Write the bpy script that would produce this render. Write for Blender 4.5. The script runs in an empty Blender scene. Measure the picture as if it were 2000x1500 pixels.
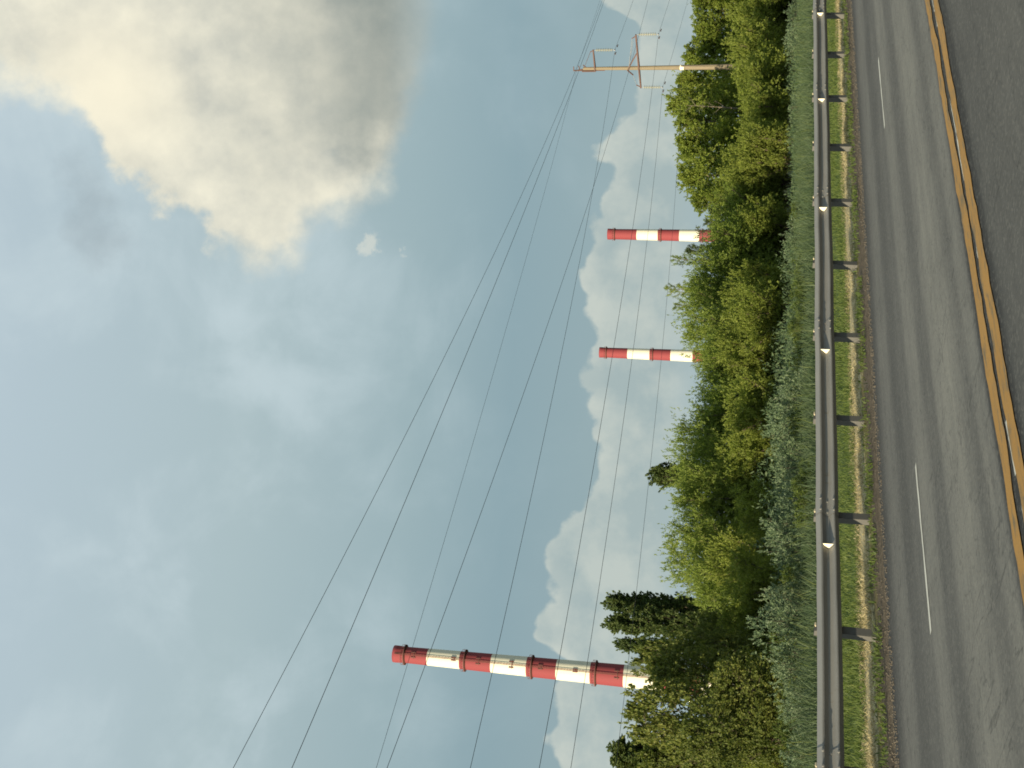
# Roadside view: guardrail, willow thicket, power line and three striped chimneys.
# The photograph was taken with the camera turned on its side, so the camera is rolled 90 degrees.
import bpy, math, random
import numpy as np
from mathutils import Matrix, Vector

SC = bpy.context.scene
COL = SC.collection
R = math.radians

# ------------------------------------------------------------------ camera frame
# World: X runs along the road, Y leads away from it towards the trees, Z is up (metres).
FPX, EYE = 2260.0, 1.64
_ex = np.array([2150., -577., FPX]); _ex /= np.linalg.norm(_ex)
_ez = np.array([480., 10640., FPX]); _ez -= _ex * _ez.dot(_ex); _ez /= np.linalg.norm(_ez)
_ey = np.cross(_ez, _ex)
_ey = -_ey if _ey[2] < 0 else _ey
ROT = np.array([_ex, _ey, _ez])

def ray(x, y):
    d = ROT @ np.array([(1500. - y) - 750., -(x - 1000.), FPX])
    return d / np.linalg.norm(d)

def azel(x, y):
    d = ray(x, y)
    return math.atan2(d[1], d[0]), math.asin(d[2])

# ------------------------------------------------------------------ helpers
def tag(o, label=None, cat=None, group=None, kind=None):
    if label: o['label'] = label
    if cat: o['category'] = cat
    if group: o['group'] = group
    if kind: o['kind'] = kind
    return o

def empty(name, loc=(0, 0, 0)):
    o = bpy.data.objects.new(name, None)
    o.location = loc; o.empty_display_size = 0.2
    COL.objects.link(o)
    return o

def link(name, me, mat=None, parent=None):
    o = bpy.data.objects.new(name, me)
    if mat is not None and not me.materials: me.materials.append(mat)
    COL.objects.link(o)
    if parent is not None: o.parent = parent
    return o

def mesh_np(name, V, faces, k, smooth=False):
    """faces: (n,k) int array, all faces with k corners"""
    me = bpy.data.meshes.new(name)
    V = np.ascontiguousarray(V, dtype=np.float32); Fa = np.ascontiguousarray(faces, dtype=np.int32)
    me.vertices.add(len(V)); me.vertices.foreach_set('co', V.ravel())
    me.loops.add(Fa.size); me.loops.foreach_set('vertex_index', Fa.ravel())
    me.polygons.add(len(Fa))
    me.polygons.foreach_set('loop_start', np.arange(0, Fa.size, k, dtype=np.int32))
    me.polygons.foreach_set('loop_total', np.full(len(Fa), k, dtype=np.int32))
    if smooth: me.polygons.foreach_set('use_smooth', np.ones(len(Fa), dtype=bool))
    me.update(calc_edges=True)
    return me

class MB:
    """collects simple solids into one mesh"""
    def __init__(s): s.v = []; s.f = []; s.sm = []
    def add(s, v, f, smooth=False):
        b = len(s.v); s.v += [tuple(p) for p in v]
        s.f += [tuple(i + b for i in q) for q in f]; s.sm += [smooth] * len(f)
    def box(s, c, d, rot=None):
        x, y, z = d[0] / 2, d[1] / 2, d[2] / 2
        P = [Vector(p) for p in ((-x,-y,-z),(x,-y,-z),(x,y,-z),(-x,y,-z),(-x,-y,z),(x,-y,z),(x,y,z),(-x,y,z))]
        if rot is not None: P = [rot @ p for p in P]
        P = [p + Vector(c) for p in P]
        s.add(P, [(3,2,1,0),(4,5,6,7),(0,1,5,4),(1,2,6,5),(2,3,7,6),(3,0,4,7)])
    def bar(s, a, b, w, h):
        a, b = Vector(a), Vector(b); d = b - a
        q = d.to_track_quat('X', 'Z').to_matrix()
        s.box((a + b) / 2, (d.length, w, h), q)
    def tube(s, pts, rad, n=6, cap=True, smooth=True):
        pts = [Vector(p) for p in pts]; m = len(pts)
        if not hasattr(rad, '__len__'): rad = [rad] * m
        V = []
        for i, p in enumerate(pts):
            d = (pts[min(i + 1, m - 1)] - pts[max(i - 1, 0)]).normalized()
            u = d.cross(Vector((0, 0, 1)) if abs(d.z) < .95 else Vector((1, 0, 0))).normalized(); w = d.cross(u)
            for j in range(n):
                t = 2 * math.pi * j / n
                V.append(p + (u * math.cos(t) + w * math.sin(t)) * rad[i])
        Fc = [(i*n+j, i*n+(j+1) % n, (i+1)*n+(j+1) % n, (i+1)*n+j) for i in range(m-1) for j in range(n)]
        s.add(V, Fc, smooth)
        if cap:
            s.add(V[:n], [tuple(range(n - 1, -1, -1))]); s.add(V[-n:], [tuple(range(n))])
    def lathe(s, prof, n=48, smooth=True, c=(0, 0)):
        V = [(c[0] + r * math.cos(2*math.pi*j/n), c[1] + r * math.sin(2*math.pi*j/n), z) for r, z in prof for j in range(n)]
        Fc = [(i*n+j, i*n+(j+1) % n, (i+1)*n+(j+1) % n, (i+1)*n+j) for i in range(len(prof)-1) for j in range(n)]
        s.add(V, Fc, smooth)
    def mesh(s, name):
        me = bpy.data.meshes.new(name); me.from_pydata(s.v, [], s.f); me.update()
        me.polygons.foreach_set('use_smooth', s.sm); me.validate()
        return me
    def build(s, name, mat, parent=None):
        return link(name, s.mesh(name), mat, parent)

# ------------------------------------------------------------------ node expressions
class N:
    """tiny expression builder on a node tree"""
    def __init__(s, nt): s.nt = nt; nt.nodes.clear()
    def node(s, t, **kw):
        n = s.nt.nodes.new(t)
        for k, v in kw.items():
            if k.startswith('i_'): s.put(n.inputs[k[2:].replace('_', ' ')], v)
            else: setattr(n, k, v)
        return n
    def put(s, sock, v):
        if isinstance(v, bpy.types.NodeSocket): s.nt.links.new(v, sock)
        else: sock.default_value = v
    def m(s, op, a, b=None, c=None, clamp=False):
        n = s.nt.nodes.new('ShaderNodeMath'); n.operation = op; n.use_clamp = clamp
        for i, v in enumerate((a, b, c)):
            if v is not None: s.put(n.inputs[i], v)
        return n.outputs[0]
    def add(s, a, b): return s.m('ADD', a, b)
    def sub(s, a, b): return s.m('SUBTRACT', a, b)
    def mul(s, a, b): return s.m('MULTIPLY', a, b)
    def step(s, v, lo, hi, a=0., b=1.):
        n = s.nt.nodes.new('ShaderNodeMapRange'); n.interpolation_type = 'SMOOTHSTEP'
        for i, x in enumerate((v, lo, hi, a, b)): s.put(n.inputs[i], x)
        return n.outputs[0]
    def lin(s, v, lo, hi, a=0., b=1.):
        n = s.nt.nodes.new('ShaderNodeMapRange')
        for i, x in enumerate((v, lo, hi, a, b)): s.put(n.inputs[i], x)
        return n.outputs[0]
    def vm(s, op, a, b=None):
        n = s.nt.nodes.new('ShaderNodeVectorMath'); n.operation = op
        s.put(n.inputs[0], a)
        if b is not None: s.put(n.inputs[3] if op == 'SCALE' else n.inputs[1], b)
        return n.outputs[0]
    def noise(s, vec, scale, detail=5., rough=.55, dist=0., col=False):
        n = s.nt.nodes.new('ShaderNodeTexNoise')
        s.put(n.inputs['Vector'], vec)
        for k, v in (('Scale', scale), ('Detail', detail), ('Roughness', rough), ('Distortion', dist)): s.put(n.inputs[k], v)
        return n.outputs['Color' if col else 'Fac']
    def mix(s, f, a, b, blend='MIX'):
        n = s.nt.nodes.new('ShaderNodeMix'); n.data_type = 'RGBA'; n.blend_type = blend
        s.put(n.inputs[0], f)
        for i, v in ((6, a), (7, b)):
            if isinstance(v, (tuple, list)) and len(v) == 3: v = (*v, 1.)
            s.put(n.inputs[i], v)
        return n.outputs[2]
    def ramp(s, f, stops, interp='LINEAR'):
        n = s.nt.nodes.new('ShaderNodeValToRGB'); cr = n.color_ramp; cr.interpolation = interp
        while len(cr.elements) < len(stops): cr.elements.new(.5)
        for e, (p, c) in zip(cr.elements, stops): e.position = p; e.color = (*c, 1.)
        s.put(n.inputs[0], f)
        return n.outputs[0]
    def curve(s, v, pts):
        n = s.nt.nodes.new('ShaderNodeFloatCurve'); c = n.mapping.curves[0]
        n.mapping.use_clip = False
        while len(c.points) < len(pts): c.points.new(.5, .5)
        for p, (a, b) in zip(c.points, pts): p.location = (a, b); p.handle_type = 'AUTO'
        n.mapping.update(); s.put(n.inputs['Value'], v); n.inputs['Factor'].default_value = 1.
        return n.outputs[0]
    def sep(s, v):
        n = s.nt.nodes.new('ShaderNodeSeparateXYZ'); s.put(n.inputs[0], v); return n.outputs
    def comb(s, x, y, z):
        n = s.nt.nodes.new('ShaderNodeCombineXYZ')
        for i, v in enumerate((x, y, z)): s.put(n.inputs[i], v)
        return n.outputs[0]

# ------------------------------------------------------------------ light
SUN_AZ, SUN_EL = R(188.5), R(10.5)

def build_sky():
    w = bpy.data.worlds.new('World'); SC.world = w; w.use_nodes = True
    g = N(w.node_tree)
    out = g.node('ShaderNodeOutputWorld'); bg = g.node('ShaderNodeBackground'); bg.inputs['Strength'].default_value = .1
    g.nt.links.new(bg.outputs[0], out.inputs[0])
    nis = g.node('ShaderNodeTexSky', sky_type='NISHITA', sun_disc=False)
    nis.sun_elevation = SUN_EL; nis.sun_rotation = math.pi / 2 - SUN_AZ
    nis.air_density = 1.0; nis.dust_density = 2.0; nis.ozone_density = 1.0
    d = g.node('ShaderNodeTexCoord').outputs['Generated']
    x, y, z = g.sep(d)
    az = g.mul(g.m('ARCTAN2', y, x), 57.29578)
    el = g.mul(g.m('ARCSINE', z), 57.29578)
    K = 10.0 / 1.569
    def c(r, gg, b): return (r * K, gg * K, b * K)
    # thin high veil over the clear sky: brighter with height
    e01 = g.lin(el, 0., 40.)
    veil = g.ramp(e01, [(0., c(.34,.43,.44)), (.18, c(.29,.395,.425)), (.30, c(.265,.38,.42)), (.42, c(.335,.45,.475)), (.62, c(.43,.54,.56)), (.85, c(.48,.59,.64)), (1., c(.51,.62,.69))])
    streak_v = g.comb(g.mul(az, .045), g.mul(el, .10), g.mul(az, .01))
    streak = g.noise(streak_v, 1.6, 6., .55, .6)
    streak2 = g.noise(d, 9.0, 6., .55, .3)
    sm = g.mul(g.step(g.add(g.mul(streak, .35), g.mul(streak2, .65)), .44, .70), g.step(el, 10., 26., .2, 1.))
    veil = g.mix(g.mul(sm, .62), veil, c(.62,.73,.76))
    base = g.mix(.92, nis.outputs[0], veil)
    # domain warp shared by the clouds
    fb = g.noise(d, 16., 7., .58, 0.)
    fb2 = g.noise(g.vm('ADD', d, (3.1, 1.7, .4)), 34., 6., .6, 0.)
    fbl = g.noise(g.vm('ADD', d, (.7, 5.2, 2.4)), 6.5, 4., .5, 0.)
    toward = g.vm('ADD', d, (-.016, .016, .014))
    fbs = g.noise(toward, 16., 7., .58, 0.)
    def puffs(scale, off):
        v = g.node('ShaderNodeTexVoronoi', feature='SMOOTH_F1'); g.put(v.inputs['Vector'], g.vm('ADD', g.vm('ADD', d, off), g.vm('SCALE', g.noise(d, scale * .8, 3., .5, 0., True), .5 / scale)))
        v.inputs['Scale'].default_value = scale; v.inputs['Smoothness'].default_value = .25
        return g.sub(.42, v.outputs['Distance'])
    pf1 = puffs(30., (0., 0., 0.)); pf2 = puffs(70., (2., 1., 0.))
    # ---- low cumulus bank above the trees
    top = [(20,8.4),(24.6,7.9),(25.3,7.0),(26.2,5.9),(27.9,6.1),(29.3,6.6),(30.6,7.5),(31.7,8.1),(32.6,7.6),(34.5,8.2),(36.7,8.4),(39,8.2),(40.5,8.0),(41.8,8.6),(42.6,8.7),(43.6,7.9),(45,7.5),(46.9,7.5),(48.2,7.9),(49.5,8.5),(51,9.2),(52.1,9.6),(53.6,9.4),(55,9.9),(56.2,9.2),(57.2,8.4),(58.2,8.7),(60.1,8.8),(61.2,8.3),(62.5,7.6),(66,8.2)]
    f = g.mul(g.curve(g.lin(az, 20., 66.), [((a - 20) / 46., t / 12.) for a, t in top]), 12.)
    hgt = g.sub(g.add(g.add(f, .25), g.add(g.mul(g.sub(fb, .5), 2.0), g.add(g.mul(pf1, 1.0), g.mul(pf2, .45)))), el)
    soft = .30
    cm = g.step(hgt, -.05, soft)
    lit = g.m('ADD', g.mul(g.sub(fb, fbs), 3.6), .45, clamp=True)
    rim = g.step(hgt, 1.6, .1)
    lit = g.m('MULTIPLY_ADD', rim, .30, g.mul(lit, .75), clamp=True)
    lowc = g.mix(lit, c(.385,.475,.475), c(.58,.63,.575))
    lowc = g.mix(g.step(el, 5., 2.), lowc, c(.37,.48,.51))
    colr = g.mix(g.mul(cm, .92), base, lowc)
    # ---- big towering cloud on the right
    edge = [(10,20.),(14.0,22.),(15.2,26.),(16.2,29.6),(17.5,33.0),(19.2,36.0),(21.2,36.3),(23.0,38.0),(24.6,38.9),(26.2,37.6),(27.7,36.7),(30.6,34.3),(32.2,31.0),(33.6,30.0),(35.4,29.4),(38,28.),(42,23.)]
    B = g.mul(g.curve(g.lin(el, 10., 42.), [((a - 10) / 32., t / 45.) for a, t in edge]), 45.)
    dep = g.sub(g.add(B, g.add(g.add(g.mul(g.sub(fb, .5), 7.5), g.add(g.mul(g.sub(fb2, .5), 2.0), g.add(g.mul(pf1, 1.3), g.mul(pf2, .4)))), g.mul(g.sub(fbl, .5), 6.0))), az)
    wid = g.add(g.step(el, 15., 27., 5.0, 1.5), g.step(fbl, .45, .62, 0., 2.2))
    bm = g.mul(g.mul(g.step(dep, 0., wid), g.step(el, 14.6, 18.5)), g.step(az, -12., 2.))
    litb = g.m('ADD', g.mul(g.sub(fb, fbs), 2.2), .5, clamp=True)
    core = g.mul(g.step(dep, 2.0, 9.5), g.step(g.add(el, g.mul(g.sub(fbl, .5), 9.)), 31.0, 23.5))
    low = g.mul(g.step(g.add(el, g.mul(g.sub(fbl, .5), 9.)), 25.5, 18.5), g.step(g.add(az, g.mul(g.sub(fb, .5), 9.)), 35.5, 30.))
    dark = g.m('ADD', g.mul(core, .22), g.mul(low, .64), clamp=True)
    bright = g.mix(litb, c(.62,.62,.54), c(.92,.88,.71))
    glow = g.mul(g.step(g.m('ABSOLUTE', g.sub(el, 31.)), 5., 0.), g.step(g.m('ABSOLUTE', g.sub(az, 28.5)), 6., 0.))
    bright = g.mix(g.mul(glow, .75), bright, c(1.02,.94,.72))
    shade = g.mix(litb, c(.215,.26,.245), c(.35,.375,.335))
    bigc = g.mix(dark, bright, shade)
    colr = g.mix(g.mul(bm, .95), colr, bigc)
    # soft grey smudge on its upper flank, a window reflection painted into the sky
    s1 = g.m('ADD', g.m('POWER', g.mul(g.add(g.sub(az, 35.3), g.mul(g.sub(el, 31.9), .9)), .40), 2.), g.m('POWER', g.mul(g.sub(el, 31.9), .62), 2.))
    glass_smudge = g.mul(g.step(g.add(s1, g.mul(g.sub(fb, .5), 6.)), 1.8, -.4), .34)
    colr = g.mix(glass_smudge, colr, c(.28,.33,.36))
    # small white puff under its lower corner
    p1 = g.m('ADD', g.m('POWER', g.mul(g.sub(g.add(az, g.mul(g.sub(fb, .5), 9.)), 35.9), .95), 2.), g.m('POWER', g.mul(g.sub(g.add(el, g.mul(g.sub(fb2, .5), 8.)), 19.1), 1.15), 2.))
    colr = g.mix(g.mul(g.step(p1, 1.8, .0), .55), colr, c(.74,.75,.66))
    g.put(bg.inputs['Color'], colr)
    w.cycles.sampling_method = 'MANUAL'; w.cycles.sample_map_resolution = 512
    sun = bpy.data.lights.new('sun', 'SUN'); sun.energy = 5.0; sun.angle = R(.6); sun.color = (1., .86, .60)
    so = bpy.data.objects.new('sun', sun); COL.objects.link(so)
    sd = Vector((math.cos(SUN_AZ) * math.cos(SUN_EL), math.sin(SUN_AZ) * math.cos(SUN_EL), math.sin(SUN_EL)))
    so.rotation_euler = sd.to_track_quat('Z', 'Y').to_euler(); so.location = sd * 80

def build_camera():
    cam = bpy.data.cameras.new('camera'); o = bpy.data.objects.new('camera', cam); COL.objects.link(o)
    right = ROT @ np.array([1., 0, 0]); up = ROT @ np.array([0, 1., 0]); fw = ROT @ np.array([0, 0, 1.])
    # image right = scene down, image up = scene right
    M = Matrix((( -up[0], right[0], -fw[0], 0), (-up[1], right[1], -fw[1], 0), (-up[2], right[2], -fw[2], EYE), (0, 0, 0, 1)))
    o.matrix_world = M
    cam.sensor_fit = 'HORIZONTAL'; cam.sensor_width = 36.; cam.lens = 36. * FPX / 2000.
    cam.clip_start = .1; cam.clip_end = 8000.
    SC.camera = o

build_sky(); build_camera()
SC.view_settings.view_transform = 'Standard'; SC.view_settings.look = 'None'
SC.view_settings.exposure = .65; SC.view_settings.gamma = 1.
SC.cycles.filter_width = 1.75; SC.cycles.max_bounces = 6; SC.cycles.transparent_max_bounces = 8
# ------------------------------------------------------------------ materials
MATS = {}
def material(name, fn):
    m = bpy.data.materials.new(name); m.use_nodes = True
    g = N(m.node_tree); out = g.node('ShaderNodeOutputMaterial')
    g.nt.links.new(fn(g), out.inputs['Surface']); MATS[name] = m
    return m

def principled(g, col, rough=.6, metal=0., bump=None, bstr=.2, bdist=.02, spec=.5):
    p = g.node('ShaderNodeBsdfPrincipled')
    if isinstance(col, tuple): col = (*col, 1.)
    g.put(p.inputs['Base Color'], col); g.put(p.inputs['Roughness'], rough); g.put(p.inputs['Metallic'], metal)
    g.put(p.inputs['Specular IOR Level'], spec)
    if bump is not None:
        b = g.node('ShaderNodeBump'); g.put(b.inputs['Height'], bump); b.inputs['Strength'].default_value = bstr; b.inputs['Distance'].default_value = bdist
        g.nt.links.new(b.outputs[0], p.inputs['Normal'])
    return p.outputs[0]

def objco(g): return g.node('ShaderNodeTexCoord').outputs['Object']

def m_road(g):
    co = objco(g); x, y, z = g.sep(co)
    wob = g.noise(g.comb(g.mul(x, .12), g.mul(y, .6), 0.), 1., 3.)
    yy = g.add(y, g.mul(g.sub(wob, .5), .35))
    # dusty crown lines between darker wheel tracks, wear of the surface itself
    v = g.curve(g.lin(yy, 2., 12.), [((a - 2) / 10., b) for a, b in
        [(2,.125),(3.2,.11),(3.9,.125),(4.6,.11),(5.2,.10),(5.36,.08),(5.44,.032),(5.78,.03),(6.02,.045),(6.08,.15),(6.3,.20),(6.6,.145),(6.85,.185),(7.3,.235),(7.75,.20),(8.0,.13),(8.35,.14),(8.55,.19),(9.0,.195),(9.25,.135),(9.6,.12),(9.85,.095),(10.15,.10),(10.45,.155),(10.9,.15),(11.25,.10),(11.5,.06),(11.9,.05)]])
    st = g.noise(g.comb(g.mul(x, .35), g.mul(y, 3.2), 0.), 1.6, 6., .65)
    gr = g.noise(co, 55., 4., .7); bl = g.noise(co, .45, 5., .6)
    k = g.add(g.add(g.mul(g.sub(st, .5), .8), g.mul(g.sub(gr, .5), .6)), g.mul(g.sub(bl, .5), .6))
    v = g.mul(v, g.m('MAXIMUM', g.add(1., k), .25))
    v = g.mul(v, .80)
    col = g.mix(g.lin(v, .05, .25), g.comb(v, g.mul(v, .965), g.mul(v, .88)), g.comb(v, g.mul(v, .95), g.mul(v, .79)))
    # long sealed cracks
    crk = g.noise(g.comb(g.mul(x, .5), g.mul(y, 1.2), 3.), 1.1, 4., .6)
    cr = g.step(g.m('ABSOLUTE', g.sub(crk, .5)), .007, .001)
    col = g.mix(g.mul(cr, .35), col, (.03, .03, .028))
    cr2 = g.step(g.m('ABSOLUTE', g.sub(g.noise(g.comb(g.mul(x, 1.6), g.mul(y, .22), 9.), .8, 4., .65), .47)), .005, .001)
    col = g.mix(g.mul(cr2, .45), col, (.035, .034, .03))
    spot = g.noise(g.comb(g.mul(x, 1.1), g.mul(y, 2.6), 5.), 1.5, 3., .6)
    col = g.mix(g.mul(g.step(spot, .68, .74), .22), col, (.035, .034, .032))
    vor = g.node('ShaderNodeTexVoronoi'); g.put(vor.inputs['Vector'], co); vor.inputs['Scale'].default_value = 38.
    chip = g.sep(vor.outputs['Color'])[0]
    col = g.mix(g.mul(g.step(chip, .72, .95), .13), col, (.34, .32, .27))
    col = g.mix(g.mul(g.step(chip, .25, .05), .2), col, (.03, .03, .028))
    return principled(g, col, .82, 0., gr, .35, .01, .35)

def m_paint(c1, c2, wear_lo, wear_hi, under):
    def fn(g):
        co = objco(g)
        n = g.noise(g.vm('MULTIPLY', co, (.7, 3., 1.)), 4., 6., .7); n2 = g.noise(co, 1.3, 3.)
        col = g.mix(n2, c1, c2)
        col = g.mix(g.step(n, wear_lo, wear_hi), col, under)
        return principled(g, col, .7, 0., g.noise(co, 60., 3.), .3, .008)
    return fn

def m_ground(g):
    co = objco(g); x, y, z = g.sep(co)
    n = g.noise(co, 1.2, 6., .65); n2 = g.noise(co, 9., 5., .7); n3 = g.noise(co, 45., 4., .7)
    w = g.add(y, g.add(g.mul(g.sub(n, .5), 1.5), g.mul(g.sub(n2, .5), .9)))
    soil = g.mix(g.lin(g.add(n3, g.sub(n2, .5)), .3, .7), (.045, .036, .026), (.17, .135, .095))
    straw = g.mix(g.lin(g.add(n2, g.sub(n3, .5)), .3, .7), (.19, .16, .08), (.52, .45, .27))
    green = g.mix(n2, (.045, .075, .016), (.085, .12, .025))
    col = g.mix(g.step(w, 12.7, 12.95), soil, g.mix(n2, (.09, .085, .03), (.16, .13, .06)))
    col = g.mix(g.step(w, 13.05, 13.25), col, straw)
    col = g.mix(g.step(w, 13.95, 14.35), col, green)
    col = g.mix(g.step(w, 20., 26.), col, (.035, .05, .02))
    near = g.mix(n2, (.06, .08, .025), (.13, .12, .05))
    col = g.mix(g.step(w, -6., -7.), col, near)
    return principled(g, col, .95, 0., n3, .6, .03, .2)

def m_galv(g):
    co = objco(g)
    n = g.noise(g.vm('MULTIPLY', co, (.5, 1., 2.)), 2.2, 5., .6); n2 = g.noise(g.vm('MULTIPLY', co, (1., 1., .15)), 9., 4., .6)
    col = g.mix(n, (.215, .21, .195), (.315, .305, .283))
    col = g.mix(g.step(n2, .62, .75, 0., .5), col, (.20, .16, .11))
    return principled(g, col, g.lin(n, .3, .7, .62, .8), .12, g.noise(co, 30., 3.), .08, .01)

def m_chimney(base, stain):
    def fn(g):
        co = objco(g); x, y, z = g.sep(co)
        ang = g.m('ARCTAN2', y, x)
        st = g.noise(g.comb(g.mul(ang, 5.), g.mul(z, .03), 0.), 2.2, 6., .65)
        bl = g.noise(co, .25, 5., .6); jt = g.m('FRACT', g.mul(z, 1 / 2.5))
        col = g.mix(g.step(st, .52, .80, 0., .38), base, stain)
        col = g.mix(g.step(g.noise(g.comb(g.mul(ang, 14.), g.mul(z, .05), 4.), 2., 4., .7), .55, .8, 0., .22), col, stain)
        col = g.mix(g.step(bl, .5, .8, 0., .3), col, stain)
        col = g.mix(g.mul(g.step(jt, .05, .0), .25), col, stain)
        return principled(g, col, .75, 0., bl, .2, .1, .3)
    return fn

def m_plain(col, rough=.6, metal=0., var=.25, scale=8.):
    def fn(g):
        n = g.noise(objco(g), scale, 5., .6)
        lo = tuple(c * (1 - var) for c in col); hi = tuple(min(c * (1 + var), 1.) for c in col)
        return principled(g, g.mix(n, lo, hi), rough, metal, n, .15, .02)
    return fn

def m_leaf(c1, c2, c3, trans=.38, tcol=(1.15, 1.2, .55), rough=.55, spec=.25):
    def fn(g):
        rnd = g.node('ShaderNodeNewGeometry').outputs['Random Per Island']
        orn = g.node('ShaderNodeObjectInfo').outputs['Random']
        big = g.noise(objco(g), .9, 3., .6)
        f = g.add(g.mul(rnd, .62), g.add(g.mul(orn, .22), g.mul(g.sub(big, .42), .7)))
        col = g.ramp(f, [(.0, c1), (.5, c2), (1., c3)])
        p = principled(g, col, rough, 0., spec=spec)
        t = g.node('ShaderNodeBsdfTranslucent'); g.put(t.inputs['Color'], g.mix(1., col, (*tcol, 1.), 'MULTIPLY'))
        mx = g.node('ShaderNodeMixShader'); mx.inputs[0].default_value = trans
        g.nt.links.new(p, mx.inputs[1]); g.nt.links.new(t.outputs[0], mx.inputs[2])
        return mx.outputs[0]
    return fn

material('asphalt', m_road)
material('yellow_paint', m_paint((.30, .150, .020), (.44, .225, .038), .47, .68, (.15, .11, .05)))
material('white_paint', m_paint((.50, .48, .41), (.68, .66, .57), .54, .72, (.22, .21, .18)))
material('old_paint', m_paint((.50, .48, .40), (.72, .68, .58), .48, .60, (.07, .068, .06)))
material('ground', m_ground)
material('galvanised', m_galv)
material('post_steel', m_plain((.115, .112, .105), .7, .2, .2, 5.))
material('reflector', m_plain((.86, .80, .62), .45, 0., .06))
material('cap', m_plain((.50, .44, .30), .5, 0., .1))
material('chimney_red', m_chimney((.25, .048, .055), (.15, .05, .05)))
material('chimney_white', m_chimney((.74, .71, .58), (.50, .46, .38)))
material('chimney_rust', m_plain((.15, .06, .05), .8, 0., .3, 1.))
material('concrete_pole', m_plain((.225, .185, .125), .85, 0., .18, 1.5))
material('brown_steel', m_plain((.11, .06, .05), .7, .2, .3))
material('insulator', m_plain((.34, .34, .28), .25, 0., .08))
material('gravel', m_plain((.10, .085, .066), .9, 0., .6, 40.))
material('wire', m_plain((.04, .044, .05), .6, .3, .1))
material('fitting', m_plain((.30, .30, .30), .5, .6, .1))
material('bark', m_plain((.11, .085, .06), .95, 0., .35, 6.))
material('grey_bark', m_plain((.12, .10, .075), .95, 0., .3, 6.))
material('willow_leaf', m_leaf((.092, .135, .027), (.185, .250, .050), (.30, .335, .090), .47))
material('hedge_leaf', m_leaf((.104, .140, .027), (.202, .250, .048), (.32, .34, .090), .47))
material('bright_leaf', m_leaf((.105, .150, .026), (.205, .260, .046), (.31, .335, .080), .47))
material('birch_leaf', m_leaf((.060, .085, .022), (.140, .172, .042), (.28, .285, .085), .44))
material('poplar_leaf', m_leaf((.052, .085, .030), (.098, .138, .046), (.17, .195, .07), .36))
material('conifer_leaf', m_leaf((.034, .056, .022), (.062, .090, .032), (.11, .13, .045), .28))
material('silver_leaf', m_leaf((.07, .115, .06), (.15, .215, .115), (.33, .38, .23), .25, (1., 1.1, .8), .5, .4))
material('herb_leaf', m_leaf((.060, .092, .022), (.115, .160, .038), (.21, .24, .07), .38))
material('weed_leaf', m_leaf((.040, .074, .034), (.076, .118, .056), (.14, .18, .085), .3, (1., 1.1, .8)))
material('grass_blade', m_leaf((.060, .092, .024), (.098, .138, .036), (.17, .195, .062), .35))
material('straw_blade', m_leaf((.30, .25, .135), (.46, .40, .23), (.60, .54, .34), .3, (1.1, 1., .8)))
material('tall_blade', m_leaf((.048, .082, .040), (.078, .116, .058), (.13, .165, .085), .3, (1., 1.1, .8)))

# ------------------------------------------------------------------ ground and road
rng = np.random.default_rng(7)
def ground():
    ys = [-3000, -600, -150, -40, -14, -8.4, -8.0, 11.55, 11.75, 12.1, 12.6, 13.1, 13.6, 14.2, 15, 16, 17, 18, 19.5, 21, 24, 28, 34, 42, 55, 80, 130, 300, 900, 3200]
    zs = {-14: -.25, -8.4: -.10, -8.0: -.10, 11.55: -.10, 11.75: -.075, 12.1: -.04, 12.6: -.01, 13.1: .02, 13.6: .04}
    xs = [-3000, -800, -250, -80, -40] + list(np.arange(-24, 100, 2.)) + [110, 140, 200, 350, 900, 3200]
    V = []; r = random.Random(3)
    for y in ys:
        for x in xs:
            z = zs.get(y, .04 if y > 13 else -.3)
            if 11.9 < y < 40 and -40 < x < 110: z += r.uniform(-.02, .02) * (1 if y < 15 else 2.5)
            V.append((x, y, z))
    n = len(xs)
    Fc = [(j*n+i, j*n+i+1, (j+1)*n+i+1, (j+1)*n+i) for j in range(len(ys)-1) for i in range(n-1)]
    me = mesh_np('ground', np.array(V), np.array(Fc), 4, True)
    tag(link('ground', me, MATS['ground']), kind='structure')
ground()

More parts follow.
